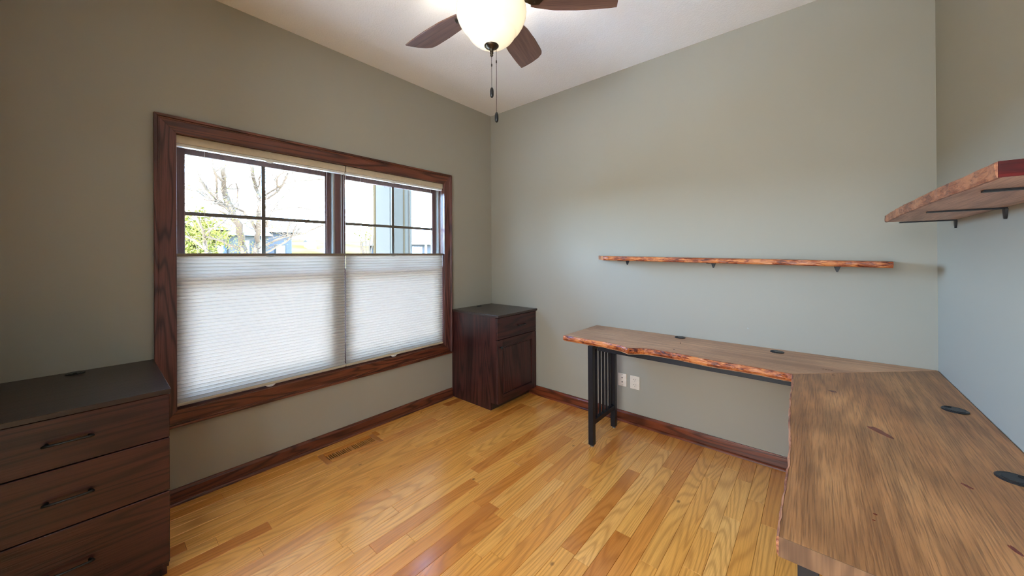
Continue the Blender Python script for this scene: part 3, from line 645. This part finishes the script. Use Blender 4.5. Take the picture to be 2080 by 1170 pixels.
# tree
tree = thing('garden_tree', 'spreading garden tree with nearly bare branches seen through the left panes', 'tree', (-3.6, -1.2, -.5))
def dep(u, v): return -3.7 + .42*math.sin(u*.045+1.0) + .25*math.sin(v*.06)
def W3(u, v): return at(u, v, 'x', dep(u, v))
paths = [
 ('trunk', [(496, 560), (495, 520), (492, 492), (484, 457), (476.7, 446), (468.5, 430), (464.4, 419.5), (459, 403), (457.4, 398.7), (455, 384.6), (454.6, 365.8), (453.6, 347), (452.7, 328), (452, 305), (450, 270), (446, 230)], 5.4, 2.2),
 ('trunk', [(519, 560), (520, 520), (523, 492), (524, 472), (527, 430.8), (527.5, 414), (527, 403), (522.3, 387.7), (515.7, 367.7), (512.9, 354.5), (511.9, 337.6), (509, 300), (505, 260)], 4.0, 1.7),
 (0, [(453.5, 366), (449.9, 364.9), (438.6, 356.4), (434.9, 345), (430, 331), (425.5, 323.5), (418, 300), (410, 275)], 2.0, .9),
 (0, [(438.6, 356.4), (440, 371), (441, 389), (441.4, 403), (443, 412)], 1.1, .9),
 (0, [(461, 421), (440, 405), (421.7, 386.5), (410.4, 370.5), (402.9, 362), (391.6, 352.6), (383, 337.6), (372, 318), (360, 300)], 1.7, 2.0),
 (0, [(466, 428), (458, 420.5), (440.8, 413), (431.5, 414), (414, 399.6), (404.8, 392), (392.6, 386), (383, 384.6), (365, 380)], 2.0, .9),
 (0, [(474, 446), (462, 438), (448, 428.7), (431.5, 414)], 1.5, 1.0),
 (0, [(437.7, 409), (422.6, 399.6), (407.6, 388), (391.6, 380), (382, 375), (366, 370)], 1.3, .8),
 (0, [(458, 405), (462, 392), (455, 380)], 1.2, .9),
 (0, [(476, 430), (472.6, 419.5), (466, 408), (460, 392), (455, 375)], 1.9, 1.2),
 (0, [(522, 470), (513.6, 453), (503, 439), (495, 430.8), (482.8, 424.6), (472.6, 419.5)], 1.9, 1.3),
 (0, [(527, 407), (530, 404.6), (544.6, 403), (554.6, 396), (566, 387), (573, 377.7), (577, 368.5), (581.5, 360.8), (583.8, 353), (597, 350), (620, 342)], 1.4, .6),
 (0, [(527, 404), (540.8, 394.6), (552, 388.5), (563, 382), (573, 376)], 1.1, .9),
 (0, [(563, 380.8), (562, 368.5), (563.8, 360.8), (569, 354.6), (581.5, 347), (590, 335)], .9, .5),
 (0, [(577, 372), (587, 371.5), (604.6, 367.7), (613.8, 367.7), (622, 363.8), (640, 356), (658, 350)], .7, .5),
 (0, [(613.8, 367.7), (630, 366), (648, 364), (662, 366)], .5, .35),
 (0, [(538, 460), (541.6, 447), (548, 438), (557, 418.5), (573, 402), (586, 390), (604.6, 374.6)], .9, .4),
 (0, [(522, 505), (544, 495.5), (557.6, 489), (578, 481), (595, 478.6), (618.7, 474), (632.8, 467), (648.8, 459.8), (670, 455)], 1.2, .7),
 (0, [(520, 520), (548, 509.6), (567, 498), (583, 490), (594, 479.5), (607, 466), (621.5, 453), (631, 440), (647.8, 424), (664, 408)], 1.1, .6),
 (0, [(583, 479), (584.5, 465), (588, 452), (598, 452)], .5, .35), (0, [(594, 478), (597, 467), (603, 455)], .6, .35),
 (0, [(550, 430), (566, 426), (590, 421), (610, 422), (632, 426)], .45, .3),
 (0, [(541.6, 460.8), (546, 440), (553, 428), (566, 411)], .8, .4),
 ('trunk', [(421, 560), (419, 508.7), (415, 492), (415, 478), (411, 465.6), (401.8, 448), (388.5, 427.7), (381, 420.5), (365, 408)], 2.2, .9),
 (0, [(416, 478), (427.4, 467.7), (441.8, 458.5), (458, 446), (466, 440)], .9, .6),
 (0, [(420, 520), (417, 507.7), (406, 498.5), (393.6, 488), (381, 482), (366, 476)], 1.5, .8),
 (0, [(418, 481), (441.8, 487), (457, 492), (462, 497), (480, 500), (494, 508)], 1.0, .7),
 (0, [(484, 420), (482, 405), (483, 385), (479, 372)], .5, .4), (0, [(462, 383), (475, 384), (486, 383)], .4, .3),
 (0, [(521, 385), (527, 375), (526, 364), (532, 352), (536, 340)], .7, .4), (0, [(530, 440), (536, 425), (541, 418)], .7, .5),
]
anch = []
for name_, pts, r0, r1 in paths:
    P = [W3(*p) for p in pts]; n = len(P)
    rr = [((r0+(r1-r0)*i/(n-1))*1.15+.9)*(P[i]-CAM).dot(FW)/FPX*.95 for i in range(n)]
    # densify
    Q, RR = [], []
    for i in range(n-1):
        for k in range(3):
            t = k/3; Q.append(P[i].lerp(P[i+1], t) + Vector([R.uniform(-1, 1)*rr[i]*.25 for _ in range(3)])); RR.append(rr[i]+(rr[i+1]-rr[i])*t)
    Q.append(P[-1]); RR.append(rr[-1])
    bm = new_bm(); tube(bm, Q, RR, 7); obj('trunk' if name_ else 'branch', bm, BARK, tree, True)
    anch += [(q, r) for q, r in zip(Q, RR) if q.z > 1.2]
# fine twigs: nobody could count them
tw = new_bm(); tips = []
for k in range(420):
    p, r = R.choice(anch); d = Vector((R.uniform(-.6, .6), R.uniform(-1, 1), R.uniform(-.2, 1))).normalized(); L = R.uniform(.12, .5); pts = [p]
    for s in range(4):
        d = (d + Vector([R.uniform(-.35, .35) for _ in range(3)])).normalized(); pts.append(pts[-1] + d*L/4)
    tube(tw, pts, [.0055, .0048, .0040, .0032, .0024], 3); tips += pts[2:]
obj('twigs', tw, BARK, tree, kind='stuff')
def leaves(bm, pts, n, spread, size):
    for k in range(n):
        p = R.choice(pts) + Vector([R.gauss(0, spread) for _ in range(3)]); u = Vector([R.uniform(-1, 1) for _ in range(3)]).normalized(); v = u.orthogonal().normalized(); s = size*R.uniform(.6, 1.3)
        vs = [bm.verts.new(p + u*s), bm.verts.new(p + v*s*.5 + u.cross(v)*s*.12), bm.verts.new(p - u*s), bm.verts.new(p - v*s*.5 + u.cross(v)*s*.12)]; bm.faces.new(vs)
bm = new_bm(); leaves(bm, tips, 900, .02, .011); leaves(bm, [t for t in tips if t.z < 1.75 and t.y < -1.2] or tips, 900, .05, .012)
obj('young_leaves', bm, LEAF, tree, kind='stuff')
# leafy shrub behind the tree on the left
def bush(name, label, cat, c, rad, n, size, h0):
    t = thing(name, label, cat, (c[0], c[1], h0))
    bm = new_bm(); st = []
    for k in range(9):
        a_ = k*.7; e = Vector((c[0]+rad*.7*math.cos(a_), c[1]+rad*.7*math.sin(a_), c[2]+rad*R.uniform(-.2, .7))); tube(bm, [(c[0], c[1], h0), Vector((c[0], c[1], h0)).lerp(e, .5)+Vector((0, 0, .2)), e], [.05, .03, .012], 5)
    obj('stem', bm, BARK, t)
    bm = new_bm(); pts = []
    for k in range(160):
        d = Vector([R.gauss(0, 1) for _ in range(3)]).normalized()*R.random()**.4; pts.append(Vector(c) + Vector((d.x*rad, d.y*rad, d.z*rad*.95)))
    leaves(bm, pts, n, rad*.08, size); obj('foliage', bm, LEAF, t, kind='stuff'); return t
c = at(398, 476, 'x', -9); bush('leafy_shrub', 'yellow-green leafy shrub behind the tree in the lower left pane', 'shrub', (c.x, c.y, c.z), .62, 2600, .055, -.5)
c = at(745, 478, 'x', -16); bush('young_sapling', 'small sparse sapling on the grass in the right window pane', 'tree', (c.x, c.y, c.z+.1), .62, 420, .05, gz(-16, c.y))
# houses
def house(name, label, x, y0, y1, z0, ze, zr, depth, wallm, gar=None):
    t = thing(name, label, 'house', (x-depth/2, (y0+y1)/2, z0))
    bx('wall', (x-depth, y0, z0), (x, y1, ze), wallm, t)
    bm = new_bm(); prism(bm, [(x+.4, ze-.05), (x+.4, ze+.12), (x-depth/2, zr), (x-depth-.4, ze+.12), (x-depth-.4, ze-.05)], 1, y0-.4, y1+.4); obj('roof', bm, ROOF, t)
    return t
a_ = at(388, 436, 'x', -24); b_ = at(562, 438, 'x', -24)
z0 = .3
h = house('neighbour_house', 'blue-grey neighbouring house behind the bare tree trunks', -21, a_.y+.9, b_.y-.1, z0, 2.75, 3.95, 6, HOUSEB)
bx('gable_wall', (-20.98, 1.9, z0), (-19.8, 3.4, 2.45), SIDING, h)
bm = new_bm(); prism(bm, [(1.7, 2.40), (3.6, 2.40), (2.65, 3.35)], 0, -21.6, -19.6); obj('gable_roof', bm, ROOF, h)
for y_, z_, w_, h_ in ((1.35, 1.35, .5, .9), (2.25, 1.35, .3, .8), (2.85, 1.35, .3, .8), (4.1, 1.2, .45, .75)):
    xx = -19.8 if 1.9 < y_ < 3.4 else -21
    f = bx('window', (xx, y_-.05, z_-.05), (xx+.05, y_+w_+.05, z_+h_+.05), SIDING, h); bx('pane', (xx+.03, y_, z_), (xx+.07, y_+w_, z_+h_), GLASSD, f)
x = -17; a_ = at(832, 500, 'x', x); ga = at(837, 501, 'x', x); gb = at(856, 520, 'x', x); ev = at(836, 495, 'x', x).z; rg = at(862, 466, 'x', x-2.5).z; gd = gz(x, ga.y)-.2
h = house('garage_house', 'grey house with a white garage door at the far right of the window', x, a_.y, a_.y+6, gd, ev, rg, 5, HOUSEB)
g_ = bx('garage_door', (x, ga.y, gd+.1), (x+.08, gb.y, ga.z), WHITEP, h)
for k in range(4):
    q_ = (gb.y-ga.y)/4; bx('window_light', (x+.08, ga.y+q_*k+q_*.18, ga.z-.26), (x+.11, ga.y+q_*k+q_*.82, ga.z-.10), GLASSD, g_)
bx('corner_board', (x, gb.y+.25, gd), (x+.06, gb.y+.40, ev), WHITEP, h)
bx('fascia', (x+.4, a_.y-.4, ev-.05), (x+.45, a_.y+6.4, ev+.10), WHITEP, h)
c = at(634, 493.5, 'x', -28); zb_ = gz(-28, c.y)-.15; t = thing('garden_shed', 'tiny white shed on the grassy hill between the window panes', 'shed', (-28.4, c.y, zb_))
bx('shed_wall', (-28.8, c.y-.30, zb_), (-28, c.y+.30, c.z+.08), WHITEP, t); bm = new_bm(); prism(bm, [(-27.9, c.z+.08), (-28.4, c.z+.24), (-28.9, c.z+.08)], 1, c.y-.36, c.y+.36); obj('shed_roof', bm, SIDING, t)
